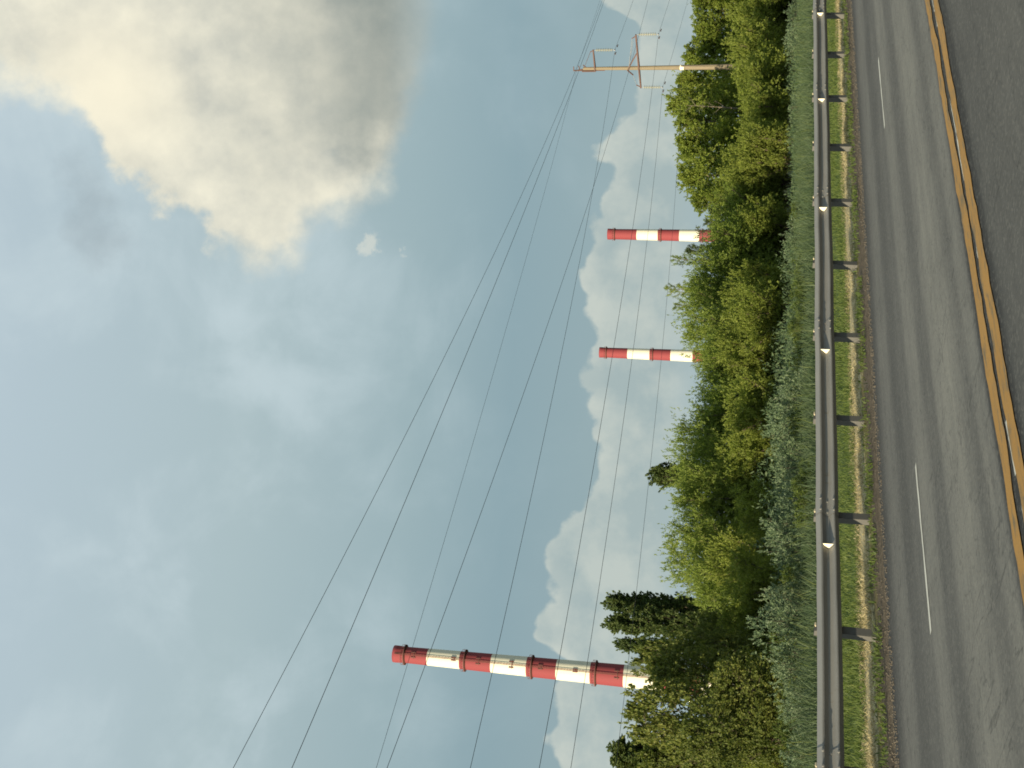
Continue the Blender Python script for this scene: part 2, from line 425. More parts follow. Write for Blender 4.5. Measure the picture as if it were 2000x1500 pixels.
def road():
    b = MB(); r = random.Random(5)
    xs = [-3000, -500, -60, -20] + [i * .5 for i in range(-30, 161)] + [100, 200, 600, 3000]
    e = [11.86 + (r.uniform(-.05, .05) if -16 < x < 90 else 0) for x in xs]
    V = []
    for x, y in zip(xs, e): V += [(x, -8.2, 0), (x, y, 0), (x, y + .05, -.11)]
    n = len(xs); Fc = []
    for i in range(n - 1):
        Fc += [(3*i, 3*i+3, 3*i+4, 3*i+1), (3*i+1, 3*i+4, 3*i+5, 3*i+2)]
    V = [(x, y, z) for x, y, z in V]
    b.add(V, [tuple(reversed(q)) for q in Fc])
    me = b.mesh('road')
    import bmesh as bmm
    t = bmm.new(); t.from_mesh(me); bmm.ops.recalc_face_normals(t, faces=t.faces)
    if sum(f.normal.z for f in t.faces) < 0: bmm.ops.reverse_faces(t, faces=t.faces)
    t.to_mesh(me); t.free()
    rd = tag(link('road', me, MATS['asphalt']), kind='structure')
    def strip(name, y0, y1, x0, x1, z, mat, jag=.012, step=.12, seed=1):
        q = random.Random(seed); xs = np.arange(x0, x1 + 1e-6, step); V = []
        a = b_ = 0.
        for x in xs:
            a = a * .6 + q.uniform(-jag, jag); b_ = b_ * .6 + q.uniform(-jag, jag)
            V += [(x, y0 + a, z), (x, y1 + b_, z)]
        Fc = [(2*i, 2*i+2, 2*i+3, 2*i+1) for i in range(len(xs) - 1)]
        return V, Fc
    def put(name, pieces, mat):
        m = MB()
        for V, Fc in pieces: m.add(V, Fc)
        return link(name, m.mesh(name), MATS[mat], rd)
    put('center_line', [strip('', 5.53, 5.72, -40, 140, .008, '', .022, .16, 2)], 'yellow_paint')
    put('center_line', [strip('', 5.82, 6.01, -40, 140, .008, '', .022, .16, 3)], 'yellow_paint')
    q = random.Random(9); ps = []; x = -5.
    while x < 60:
        L = q.uniform(.3, 1.6)
        if q.random() < .75: ps.append(strip('', 5.72, 5.72 + q.uniform(.012, .04), x, x + L, .004, '', .006, .1, int(x * 10)))
        x += L + q.uniform(.05, .7)
    put('old_line', ps, 'old_paint')
    for k in range(-1, 8):
        x0 = 6.65 + 8.83 * k
        put('edge_line', [strip('', 9.085, 9.155, x0, x0 + 2.15, .004, '', .006, .1, 40 + k)], 'white_paint')
    return rd
road()

# ------------------------------------------------------------------ guardrail
def guardrail():
    root = tag(empty('guardrail', (0, 12.8, 0)), 'long grey steel W-beam guardrail on posts beside the dry grass verge', 'guardrail')
    top = .765
    prof = [(.0, 0), (.02, -.002), (.079, .050), (.083, .062), (.079, .080), (.016, .132), (.010, .145), (.010, .168), (.016, .180), (.079, .228), (.083, .242), (.079, .256), (.02, .308), (.0, .31)]
    X0, SP = 7.335, 1.98
    r = random.Random(4)
    bolt_rows = []
    for k in range(-8, 22, 2):
        m = MB(); x0 = X0 + SP * k - .16; x1 = X0 + SP * (k + 2) + .16; off = -.003 if (k // 2) % 2 else 0.
        xs = np.linspace(x0, x1, 14); dz0, dz1 = 0, 0
        V = []
        for x in xs:
            s = (x - x0) / (x1 - x0); sag = -.010 * math.sin(math.pi * s) + r.uniform(-.0025, .0025) - .00105 * (x - 7)
            for d, h in prof: V.append((x, -.075 - d + .04 + off + .006 * math.sin(x * 1.9 + k), top + sag - h))
        n = len(prof)
        Fc = [(i*n+j, (i+1)*n+j, (i+1)*n+j+1, i*n+j+1) for i in range(len(xs)-1) for j in range(n-1)]
        m.add(V, Fc, False)
        for xb in (x0 + .06, x0 + .26):
            for h, d in ((.062, .083), (.242, .083), (.157, .010)):
                m.tube([(xb, -.04 - d, top - h - .00105 * (xb - 7)), (xb, -.053 - d, top - h - .00105 * (xb - 7))], .014, 8)
        o = m.build('beam', MATS['galvanised'], root)
    # posts: rolled channels, web across the rail, flanges towards the traffic side
    def post_mesh():
        m = MB(); h = .78; w, dpt, t = .115, .11, .006
        m.box((-w/2 + t/2, .07, h/2 - .08), (t, dpt, h + .16))
        m.box((t/2, .07 - dpt/2 + t/2 - .0015, h/2 - .08), (w - t - .004, t, h + .16))
        m.box((t/2, .07 + dpt/2 - t/2 + .0015, h/2 - .08), (w - t - .004, t, h + .16))
        m.box((w/2 - t/2, .07 - dpt/2 + .018, h/2 - .08), (t, .026, h + .155))
        return m.mesh('post')
    sp = MB(); sp.box((-.01, .055, .62), (.10, .078, .26)); spm = sp.mesh('spacer')
    pm = post_mesh(); cm = MB(); cm.box((0, .03, .006), (.05, .03, .014)); cm.box((0.004, .028, .0155), (.035, .022, .005)); cmesh = cm.mesh('post_cap')
    for k in range(-8, 23):
        x = X0 + SP * k; o = link('post', pm, MATS['post_steel'], root)
        link('spacer', spm, MATS['post_steel'], o).location = (0, -.08, 0)
        o.location = (x, .08, -.00105 * (x - 7)); o.rotation_euler = (r.uniform(-.02, .02), r.uniform(-.035, .035), r.uniform(-.05, .05))
        c = link('post_cap', cmesh, MATS['cap'], o); c.location = (0, -.08, .765)
    # folded reflectors standing in the valley of the beam, lit face towards the low sun
    m = MB()
    y0, y1 = -.050, -.123; t = .003
    P = [(y0, .022), (y1 - .006, .072), (y1 - .006, -.072), (y0, -.022)]
    V = [(-t, y, z) for y, z in P] + [(t, y, z) for y, z in P]
    m.add(V, [(0,1,2,3),(7,6,5,4),(0,4,5,1),(1,5,6,2),(2,6,7,3),(3,7,4,0)])
    m.box((.022, y0 - .0015, 0), (.036, .003, .036))
    rm = m.mesh('reflector')
    for k in range(-4, 11):
        x = X0 + SP * (1.63 + 2.04 * k)
        o = link('reflector', rm, MATS['reflector'], root); o.location = (x, 0, top - .157 - .00105 * (x - 7)); o.rotation_euler = (0, 0, r.uniform(-.12, .12) + .05)
guardrail()

# ------------------------------------------------------------------ chimneys
def chimney(x_img, y_img, D, rtop, slope, heights, label, extra):
    az = azel(x_img, y_img)[0]
    root = tag(empty('chimney', (D * math.cos(az), D * math.sin(az), 0)), label, 'chimney', 'striped power station chimneys')
    root.rotation_euler = (0, 0, az)          # local -X faces the camera
    H = heights[0]; rad = lambda z: rtop + slope * (H - z)
    hs = list(heights) + [heights[-1] - 14.6 * i for i in range(1, 10) if heights[-1] - 14.6 * i > 3] + [-1.]
    for i in range(len(hs) - 1):
        z1, z0 = hs[i], hs[i + 1]; m = MB(); red = i % 2 == 0
        if i == 0:
            m.lathe([(rad(z0), z0), (rad(z1 - 5), z1 - 5), (rad(z1 - 4.6), z1 - 4.6), (rad(z1) + .25, z1 - 1.5), (rad(z1) + .25, z1), (rad(z1) - .5, z1), (rad(z1) - .6, z1 - 6)], 64)
        else: m.lathe([(rad(z0), z0), (rad(z1), z1)], 64)
        m.build('red_band' if red else 'white_band', MATS['chimney_red' if red else 'chimney_white'], root)
    # gallery rings near the top of every red band
    for i in range(0, len(heights), 2):
        z = heights[i] - (4.9 if i == 0 else 2.2); rr = rad(z); m = MB()
        m.lathe([(rr - .05, z - .5), (rr + .75, z), (rr + .85, z), (rr + .85, z + .35), (rr + .75, z + .35), (rr - .05, z + .35)], 64, False)
        m.lathe([(rr + .78, z + 1.35), (rr + .84, z + 1.35), (rr + .84, z + 1.45), (rr + .78, z + 1.45), (rr + .78, z + 1.35)], 64, False)
        for j in range(24):
            a = 2 * math.pi * j / 24; cx, cy = math.cos(a) * (rr + .81), math.sin(a) * (rr + .81)
            m.box((cx, cy, z + .8), (.07, .07, 1.3))
        m.build('gallery', MATS['chimney_rust'], root)
    # caged ladder and a few access brackets on the side that faces the road
    if extra:
        a = math.pi + .06; lm = MB(); zs = np.linspace(H - 1, 5, 60); r_ = .11
        for s in (-.22, .22):
            lm.tube([(math.cos(a) * (rad(z) + .35) - math.sin(a) * s, math.sin(a) * (rad(z) + .35) + math.cos(a) * s, z) for z in zs], r_, 4)
        for z in np.arange(5, H - 1, 1.2):
            q = rad(z) + .36
            lm.box((math.cos(a) * q, math.sin(a) * q, z), (.06, .5, .07))
        lm.build('ladder', MATS['chimney_rust'], root)
        for hz, w in extra:
            bm_ = MB(); q = rad(hz) + .14
            for s in (-1, 1):
                bm_.box((math.cos(a + s * w) * q, math.sin(a + s * w) * q, hz + .3), (.35, .35, 1.9), Matrix.Rotation(a + s * w, 3, 'Z'))
            pts = [(math.cos(a + t) * (q + .1), math.sin(a + t) * (q + .1), hz) for t in np.linspace(-w * 1.4, w * 1.4, 9)]
            bm_.tube(pts, .14, 5)
            bm_.build('bracket', MATS['chimney_rust'], root)
    return root
def hts(D, L): return [EYE + D * math.tan(azel(x, y)[1]) for x, y in L]
D1, D2, D3 = 460., 790., 790.
chimney(1000, 1299, D1, 3.13, .0122, hts(D1, [(770,1277.4),(837,1283),(900,1289.5),(961,1295),(1030,1302),(1088,1307.5),(1154,1313.5),(1219,1319.8)]),
        'tallest red and white striped chimney with a ladder, rising behind the birches', [(130.6, .28), (114, .16), (104, .28), (90.6, .3), (79, .18), (65.3, .12), (49.2, .3)])
chimney(1250, 691.2, D2, 3.35, .0105, hts(D2, [(1171,687),(1226,690),(1269,692),(1310,693.5),(1353,695)]),
        'small striped chimney with the taller top, the middle one of the three chimneys', None)
chimney(1280, 458.8, D3, 3.45, .0085, hts(D3, [(1187,457.3),(1244,458),(1285,459),(1327,459.5),(1366,460)]),
        'small striped chimney seen behind a dead twig, nearest to the utility pole', None)

# ------------------------------------------------------------------ power line
DP = 130.; PAZ = R(27.71); PX, PY = DP * math.cos(PAZ), DP * math.sin(PAZ); PHI = R(8.)
ARM = Vector((math.cos(PHI - math.pi/2), math.sin(PHI - math.pi/2), 0)); ALONG = Vector((math.cos(PHI), math.sin(PHI), 0))
def on_arm_plane(x, y):
    """point of the vertical plane of the cross arms that is seen at this place -> (offset along arm, height)"""
    d = Vector(ray(x, y)); o = Vector((0, 0, EYE)); B = Vector((PX, PY, 0))
    t = (B - o).dot(ALONG) / d.dot(ALONG); p = o + d * t
    return (p - B).dot(ARM), p.z
def utility_pole():
    root = tag(empty('utility_pole', (PX, PY, 0)), 'tan concrete power pole with brown steel cross arms and three insulator strings', 'utility pole')
    A = lambda s, z, u=0.: ARM * s + ALONG * u + Vector((0, 0, z))
    zt = on_arm_plane(1139, 135)[1]
    m = MB(); zs = np.linspace(-.5, zt, 9)
    m.tube([(0, 0, z) for z in zs], [.34 - .0078 * z for z in zs], 20); m.build('shaft', MATS['concrete_pole'], root)
    # top bracket with a short mast
    z0 = on_arm_plane(1120, 135)[1]
    m = MB()
    m.bar(A(-.16, zt - 4.0 + 1.6, -.1), A(-.16, z0, -.1), .10, .10); m.bar(A(.10, zt - .9, -.1), A(-.10, z0 - .5, -.1), .08, .08)
    m.bar(A(-.16, z0 - .05, -.1), A(.28, z0 - .05, -.1), .09, .09); m.bar(A(-.16, z0 - .75, -.1), A(.35, z0 - .6, -.1), .08, .08)
    m.build('mast_bracket', MATS['brown_steel'], root)
    def stay(a, b, r=.022): q = MB(); q.tube([a, b], r, 5); return q
    # upper arm
    s1, z1 = on_arm_plane(1158.5, 97.5); zb = on_arm_plane(1162.5, 132)[1]
    m = MB()
    for u in (-.14, .14): m.bar(A(-.25, zb, u * 1.9), A(s1, z1, u * .5), .09, .13)
    m.bar(A(-.22, zb, -.3), A(-.22, zb, .3), .08, .1); m.bar(A(s1 + .02, z1 - .12), A(s1 - .25, z1 + .34), .08, .08)
    m.bar(A(-.22, zb - .1, -.3), A(-.22, zt + .1, -.27), .09, .09)
    arm1 = m.build('cross_arm', MATS['brown_steel'], root)
    zs2 = on_arm_plane(1141, 133)[1]
    m = stay(A(s1 - .2, z1 + .3), A(.12, zs2)); m.bar(A(.1, zs2 - .25), A(.42, zs2 + .12), .09, .09); m.build('stay_rod', MATS['brown_steel'], arm1)
    # lower arm
    sr, zr = on_arm_plane(1241.8, 67.5); sl, zl = on_arm_plane(1251.8, 172); sa, za = on_arm_plane(1226.5, 134)
    m = MB()
    zc = zl + (zr - zl) * (-sl) / (sr - sl)
    for u in (-1, 1):
        m.bar(A(0, zc, u * .30), A(sr, zr, u * .06), .09, .15); m.bar(A(0, zc, u * .30), A(sl, zl, u * .06), .09, .15)
    for s in (-.6, .9, 1.9): m.bar(A(s, zc + (zr - zc) * s / sr if s > 0 else zc + (zl - zc) * s / sl, -.22), A(s, zc + (zr - zc) * s / sr if s > 0 else zc + (zl - zc) * s / sl, .22), .07, .07)
    m.bar(A(sr - .1, zr - .1), A(sr - .45, zr + .45), .09, .09); m.bar(A(sl + .1, zl - .05), A(sl + .35, zl + .5), .09, .09)
    arm2 = m.build('cross_arm', MATS['brown_steel'], root)
    sk, zk = on_arm_plane(1245, 103.5)
    m = MB()
    for u in (-.25, .25): m.bar(A(-.1, za, u * 1.3), A(sk, zk + .05, u * .6), .10, .10)
    m.bar(A(-.15, za, -.4), A(-.15, za, .4), .1, .12); m.bar(A(-.15, za, -.3), A(-.75, za - .55, -.05), .1, .1)
    m.build('brace', MATS['brown_steel'], arm2)
    m = stay(A(.0, za - .1, -.2), A(sr - .4, zr + .4, -.05)); m2 = stay(A(.0, za - .1, .2), A(sr - .7, zr + .3, .05)); m.add(m2.v, m2.f, True)
    m2 = stay(A(-.7, za - .5), A(sl + .3, zl + .45)); m.add(m2.v, m2.f, True); m.build('stay_rod', MATS['fitting'], arm2)
    # insulator strings
    ends = {}
    for key, s, z, (xe, ye) in (('W5', s1, z1, (1200.8, 98)), ('W6', sr, zr, (1286, 67)), ('W7', sl, zl, (1294, 169))):
        s_, ze = on_arm_plane(xe, ye); s = (s + s_) / 2
        m = MB(); zt_ = z - .30; n = 10; zb_ = ze + .22; st = (zt_ - zb_) / n
        prof = []
        for i in range(n):
            zz = zt_ - i * st
            prof += [(.035, zz), (.05, zz - .12 * st), (.195, zz - .42 * st), (.20, zz - .55 * st), (.07, zz - .60 * st), (.035, zz - .7 * st)]
        prof.append((.035, zb_)); c = ARM * s
        m.lathe(list(reversed(prof)), 16, True, (c.x, c.y)); ins = m.build('insulator_string', MATS['insulator'], root)
        f = MB(); f.tube([A(s, z - .05), A(s, zt_)], .03, 6); f.build('shackle', MATS['fitting'], ins)
        f = MB(); f.tube([A(s, zb_), A(s, ze + .03)], .03, 6); f.bar(A(s, ze, -.22), A(s, ze, .22), .07, .09)
        f.build('clamp', MATS['fitting'], ins)
        ends[key] = (s, ze)
    s3, z3 = on_arm_plane(1128.5, 125.5); ends['W3'] = (.33, z3)
    s8, z8 = on_arm_plane(1332.5, 133); ends['W8'] = (.25, z8)
    m = MB(); c = ALONG * -.20 + ARM * .02
    m.box(c + Vector((0, 0, z8)), (.24, .34, .34), Matrix.Rotation(PHI, 3, 'Z')); m.tube([A(.12, z8), A(.26, z8)], .04, 6)
    m.tube([(0, 0, z8 + .12), (0, 0, z8 + .24)], .31, 20); m.build('cable_hook', MATS['reflector'], root)
    return ends
ENDS = utility_pole()

def plane_tz(x, y, P, phi):
    n = Vector((-math.sin(phi), math.cos(phi), 0)); c = Vector((math.cos(phi), math.sin(phi), 0))
    d = Vector(ray(x, y)); o = Vector((0, 0, EYE)); q = o + d * ((P - o).dot(n) / d.dot(n))
    return (q - P).dot(c), q.z
def wire(P, phi, fn, t0, t1, r, label, dampers=()):
    c = Vector((math.cos(phi), math.sin(phi), 0)); ts = np.concatenate([np.linspace(t0, min(t1, -60), 60) if t0 < -60 else [], np.linspace(max(t0, -58), t1, 90)])
    pts = [(P.x + c.x * t, P.y + c.y * t, fn(t)) for t in ts]
    m = MB(); m.tube(pts, r, 5)
    o = m.build('overhead_wire', MATS['wire']); tag(o, label, 'power line wire', 'power line wires')
    if dampers:
        for t in dampers:
            d = MB(); p = Vector((P.x + c.x * t, P.y + c.y * t, fn(t)))
            d.bar(p + Vector((0, 0, -.13)) - c * .22, p + Vector((0, 0, -.13)) + c * .22, .03, .03)
            for s in (-.24, .24): d.tube([p + c * (s - .07) + Vector((0, 0, -.13)), p + c * (s + .07) + Vector((0, 0, -.13))], .06, 7)
            d.tube([p, p + Vector((0, 0, -.13))], .025, 5)
            d.build('vibration_damper', MATS['brown_steel'], o)
SAMP = {
 'W1':[(1176,0),(1120.5,150),(1050,309),(962.6,500),(915.7,600),(816.3,800),(560.8,1300),(455.8,1500)],
 'W2':[(1181,0),(1124.5,150),(1050,346.5),(989.6,500),(949.8,600),(867.3,800),(656,1300),(568.3,1500)],
 'W4':[(1265.7,0),(1224.3,150),(1164,350),(1115,500),(1033.7,740),(829.5,1300),(756,1500)],
 'W3':[(1068.7,350),(1028.8,500),(999.3,606),(960.8,740),(943.8,800),(795,1300),(734,1500)],
 'W5':[(1194.3,150),(1161.8,350),(1133.6,500),(1086.4,740),(961.5,1313),(918.8,1500)],
 'W6':[(1276.5,150),(1250.3,350),(1227.2,500),(1188.5,740),(1090,1300),(1053.5,1500)],
 'W7':[(1278,350),(1259.6,500),(1229,740),(1146.7,1300),(1114.8,1500)],
 'W8':[(1321.8,350),(1308.6,500),(1288.4,740),(1225.8,1300),(1210,1441)]}
RIGHT = {'W3': (1172, 0), 'W5': (1237, 0), 'W6': (1307.7, 0), 'W7': (1343, 0), 'W8': (1361, 46.5)}
LBL = {'W3': 'thin faint wire from the very top of the pole, just below its mast tip',
       'W5': 'wire hung from the upper insulator string, crossing the second white band of the tallest chimney',
       'W6': 'wire hung from the longer end of the lower cross arm',
       'W7': 'wire hung from the shorter end of the lower cross arm',
       'W8': 'lowest cable, hooked to the pole shaft below the cross arms and touching the treetops'}
for k in ('W3', 'W5', 'W6', 'W7', 'W8'):
    s, z = ENDS[k]; P = Vector((PX, PY, 0)) + ARM * s
    tz = [plane_tz(x, y, P, PHI) for x, y in SAMP[k]]
    A_ = np.array([[t, t * t] for t, _ in tz]); b_ = np.array([zz - z for _, zz in tz])
    (a1, a2), *_ = np.linalg.lstsq(A_, b_, rcond=None)
    tr, zr_ = plane_tz(*RIGHT[k], P, PHI); a3 = (zr_ - z - a2 * tr * tr) / tr
    fn = lambda t, z=z, a1=a1, a2=a2, a3=a3: z + (a1 if t < 0 else a3) * t + a2 * t * t
    wire(P, PHI, fn, -300, 150, {'W3': .010, 'W8': .010}.get(k, .0135), LBL[k], (-1.1, 1.3) if k in ('W5', 'W6', 'W7') else ())
LBL2 = {'W1': 'uppermost dark wire, nearest line, reaching highest at the left edge of the view',
        'W2': 'second dark wire from the top, just under the uppermost one',
        'W4': 'dark wire crossing just under the top red band of the tallest chimney'}
for k in ('W1', 'W2', 'W4'):
    d = ray(*SAMP[k][3]); P = Vector((d * 45. / d[1])); P.z = 0
    tz = np.array([plane_tz(x, y, P, PHI) for x, y in SAMP[k]]); q = np.polyfit(tz[:, 0], tz[:, 1], 2)
    wire(P, PHI, lambda t, q=q: float(np.polyval(q, t)), -200, 130, {'W1': .0125, 'W2': .0145, 'W4': .0125}[k], LBL2[k])
# ------------------------------------------------------------------ vegetation
def unit(v):
    return v / (np.linalg.norm(v, axis=-1, keepdims=True) + 1e-9)

class Plant:
    """grows limbs and twigs, then turns them into a wood mesh and a leaf mesh"""
    def __init__(s, seed): s.r = np.random.default_rng(seed); s.wood = MB(); s.tw = []
    def limb(s, p, d, L, r0, r1, bend=(0, 0, .2), n=6, wig=.12, sides=5):
        pts = [np.array(p, float)]; d = unit(np.array(d, float)); st = L / (n - 1)
        for i in range(n - 1):
            d = unit(d + np.array(bend) / (n - 1) + s.r.normal(0, wig, 3) / math.sqrt(n))
            pts.append(pts[-1] + d * st)
        if r0 > 0: s.wood.tube([Vector(q) for q in pts], list(np.linspace(r0, r1, n)), sides, False)
        return np.array(pts)
    @staticmethod
    def at(pts, t):
        f = t * (len(pts) - 1); i = min(int(f), len(pts) - 2); a = f - i
        return pts[i] * (1 - a) + pts[i + 1] * a, unit(pts[i + 1] - pts[i])
    def twig(s, p, d, L): s.tw.append((*p, *unit(np.asarray(d, float)), L))
    def twigs_on(s, pts, n, L, spread=.9, up=.2, t0=.25):
        for _ in range(n):
            t = t0 + (1 - t0) * s.r.random(); p, d = s.at(pts, t)
            s.twig(p, d + s.r.normal(0, spread, 3) * .7 + np.array([0, 0, up]), L * s.r.uniform(.6, 1.25))
    def clumps(s, n, zc, rx, rz, k, sig, L, up=.5, inner=.35, flat_bottom=True):
        """bunches of twigs spread through the crown volume"""
        r = s.r
        for _ in range(n):
            v = unit(r.normal(0, 1, 3)); q = (inner + (1 - inner) * r.random() ** .6) * r.uniform(.86, 1.06)
            if v[2] < -.2 and flat_bottom: v[2] *= .8
            c = np.array([v[0] * rx, v[1] * rx, v[2] * rz]) * q + np.array([0, 0, zc])
            if c[2] < .15: c[2] = .15 + r.random() * .4
            kk = int(k * r.uniform(.6, 1.4)); sg = sig * r.uniform(.6, 1.3)
            for _ in range(kk):
                o = r.normal(0, 1, 3) * sg; o[2] *= .75
                s.twig(c + o, v * .7 + o / sg * .35 + np.array([0, 0, up]) + r.normal(0, .35, 3), L * r.uniform(.6, 1.3))
    def leaves(s, per, L, W, spread=.8, droop=0., flat=.4):
        T = np.array(s.tw); n = len(T); r = s.r
        idx = np.repeat(np.arange(n), per); m = len(idx)
        u = r.random(m) ** .8
        P = T[idx, :3] + T[idx, 3:6] * (T[idx, 6] * u)[:, None]; P[:, 2] -= droop * T[idx, 6] * u * u
        D = unit(T[idx, 3:6] + r.normal(0, spread, (m, 3)) + np.array([0, 0, -droop]))
        Nn = unit(r.normal(0, 1, (m, 3)) + np.array([0, 0, flat])); S = unit(np.cross(D, Nn)); U = np.cross(S, D)
        l = (L * r.uniform(.6, 1.3, m))[:, None]; w = (W * r.uniform(.7, 1.25, m))[:, None]
        V = np.empty((m, 4, 3)); mid = P + D * l * .45 + U * l * .06
        V[:, 0] = P; V[:, 1] = mid + S * w * .5; V[:, 2] = P + D * l; V[:, 3] = mid - S * w * .5
        return V.reshape(-1, 3), np.arange(m * 4).reshape(m, 4)
    def done(s, name, *a, **k):
        V, Fc = s.leaves(*a, **k)
        return {'crown': mesh_np(name + '_crown', V, Fc, 4), 'trunk': s.wood.mesh(name + '_trunk'),
                'H': float(np.quantile(V[:, 2], .9995)), 'W': float(np.quantile(V[:, 0], .985) - np.quantile(V[:, 0], .015))}

def willow(seed, H=6., stems=9, lean=.42, dens=1., leaf=(.16, .050), feather=.35, nc=125, W=5.2):
    p = Plant(seed); r = p.r
    for i in range(stems):
        a = 2 * math.pi * (i + r.uniform(-.3, .3)) / stems; ln = lean * r.uniform(.35, 1.25)
        L = H * r.uniform(.70, .94); st = p.limb((r.uniform(-.3, .3), r.uniform(-.3, .3), -.1), (math.cos(a) * ln, math.sin(a) * ln, 1.), L, .07, .012, (math.cos(a) * .12, math.sin(a) * .12, .0), 8, .10)
        nb = int(24 * dens)
        for j in range(nb):
            t = .10 + .88 * (j + r.random()) / nb; q, d = p.at(st, t); b = r.uniform(0, 2 * math.pi)
            o = np.array([math.cos(b), math.sin(b), 0]); bl = H * (.26 - .15 * t) * r.uniform(.55, 1.25)
            br = p.limb(q, d * .5 + o * .8 + np.array([0, 0, feather * .5]), bl, .016, .004, (0, 0, feather), 4, .15, 3)
            p.twigs_on(br, 7, H * .075, .75, .25)
        p.twigs_on(st, 10, H * .07, .7, .3, .75)
    p.clumps(nc, H * .47, W * .5, H * .49, 21, H * .062, H * .065, .30)
    return p.done('willow', 9, *leaf, spread=.55, droop=.15)

def broadleaf(seed, H=12., W=6.5, nl=34, leaf=(.26, .13), z0=.14, up=.45, per=9, nsub=9, droop=.1, lump=.35, nc=80):
    p = Plant(seed); r = p.r
    tr = p.limb((0, 0, -.2), (r.uniform(-.05, .05), r.uniform(-.05, .05), 1), H * .93, H * .016, .02, (0, 0, .1), 9, .08, 7)
    for i in range(nl):
        t = z0 + (.97 - z0) * (i + r.random()) / nl; q, d = p.at(tr, t); a = i * 2.4 + r.uniform(-.4, .4)
        pr = (math.sin(math.pi * min(1, (t - z0 * .6) / (1 - z0 * .6)) ** .75) ** .65)
        L = W * .5 * max(.16, pr) * r.uniform(1 - lump, 1 + lump * .7)
        lb = p.limb(q, (math.cos(a), math.sin(a), up + t * .5), L, H * .006 * (1.15 - t), .008, (0, 0, .35), 6, .18, 4)
        for j in range(nsub):
            q2, d2 = p.at(lb, .22 + .78 * r.random()); o = r.normal(0, 1, 3)
            sb = p.limb(q2, d2 * .7 + o * .65 + np.array([0, 0, .25]), L * r.uniform(.22, .45), .012, .004, (0, 0, .2), 4, .2, 3)
            p.twigs_on(sb, 4, W * .055, .8, .15, .1)
        p.twigs_on(lb, 3, W * .06, .6, .2, .8)
    p.clumps(nc, H * .54, W * .47, H * .44, 18, H * .042, H * .04, .3)
    return p.done('broadleaf', per, *leaf, spread=.8, droop=droop)

def poplar(seed, H=13., W=2.8, nl=130):
    p = Plant(seed); r = p.r
    tr = p.limb((0, 0, -.2), (0, 0, 1), H * .94, H * .015, .02, (0, 0, .2), 10, .04, 7)
    for i in range(nl):
        t = .10 + .86 * (i + r.random()) / nl; q, d = p.at(tr, t); a = i * 2.4 + r.uniform(-.5, .5)
        pr = math.sin(math.pi * (min(1., t) ** .8)) ** .55
        L = H * (.18 * pr + .05) * r.uniform(.7, 1.25)
        sp = W / 2 * pr / max(L, .1) * .95
        lb = p.limb(q, (math.cos(a) * sp, math.sin(a) * sp, 1.), L, .035, .006, (0, 0, .5), 5, .10, 3)
        for j in range(16):
            q2, d2 = p.at(lb, .10 + .90 * r.random())
            p.twig(q2 + r.normal(0, .06, 3), d2 + r.normal(0, .35, 3), W * .13 * r.uniform(.6, 1.2))
    return p.done('poplar', 22, .17, .12, spread=.7, droop=.05)

def conifer(seed, H=7., W=3.2, nl=80, sparse=1., leaf=(.16, .035)):
    p = Plant(seed); r = p.r
    tr = p.limb((0, 0, -.2), (0, 0, 1), H * .99, H * .014, .015, (0, 0, .2), 9, .04, 6)
    for i in range(nl):
        t = .08 + .90 * (i + r.random()) / nl; q, d = p.at(tr, t); a = i * 2.4 + r.uniform(-.4, .4)
        L = W * .5 * (1.05 - t) ** .75 * r.uniform(.6, 1.2) + .12
        lb = p.limb(q, (math.cos(a), math.sin(a), .12 + .35 * t), L, .02, .005, (0, 0, .35), 5, .10, 3)
        for j in range(int(10 * sparse)):
            q2, d2 = p.at(lb, .12 + .88 * r.random())
            p.twig(q2, d2 + r.normal(0, .45, 3) + np.array([0, 0, .15]), L * .24 + .1)
    return p.done('conifer', 12, *leaf, spread=.7, droop=.0)

def shrub(seed, H=1.9, stems=16, leaf=(.085, .026), lean=.5):
    p = Plant(seed); r = p.r
    p.clumps(16, H * .5, H * .42, H * .46, 12, H * .07, H * .10, .8)
    for i in range(stems):
        a = r.uniform(0, 2 * math.pi); ln = lean * r.uniform(.1, 1.2)
        st = p.limb((r.uniform(-.25, .25), r.uniform(-.25, .25), -.05), (math.cos(a) * ln, math.sin(a) * ln, 1), H * r.uniform(.6, 1.), .014, .004, (0, 0, .1), 6, .12, 3)
        for j in range(12):
            q, d = p.at(st, .15 + .85 * r.random())
            p.twig(q, d * .8 + r.normal(0, .5, 3) + np.array([0, 0, .3]), H * .14 * r.uniform(.6, 1.2))
        p.twig(st[-1], (0, 0, 1), H * .1)
    return p.done('shrub', 13, *leaf, spread=.5, droop=.05)

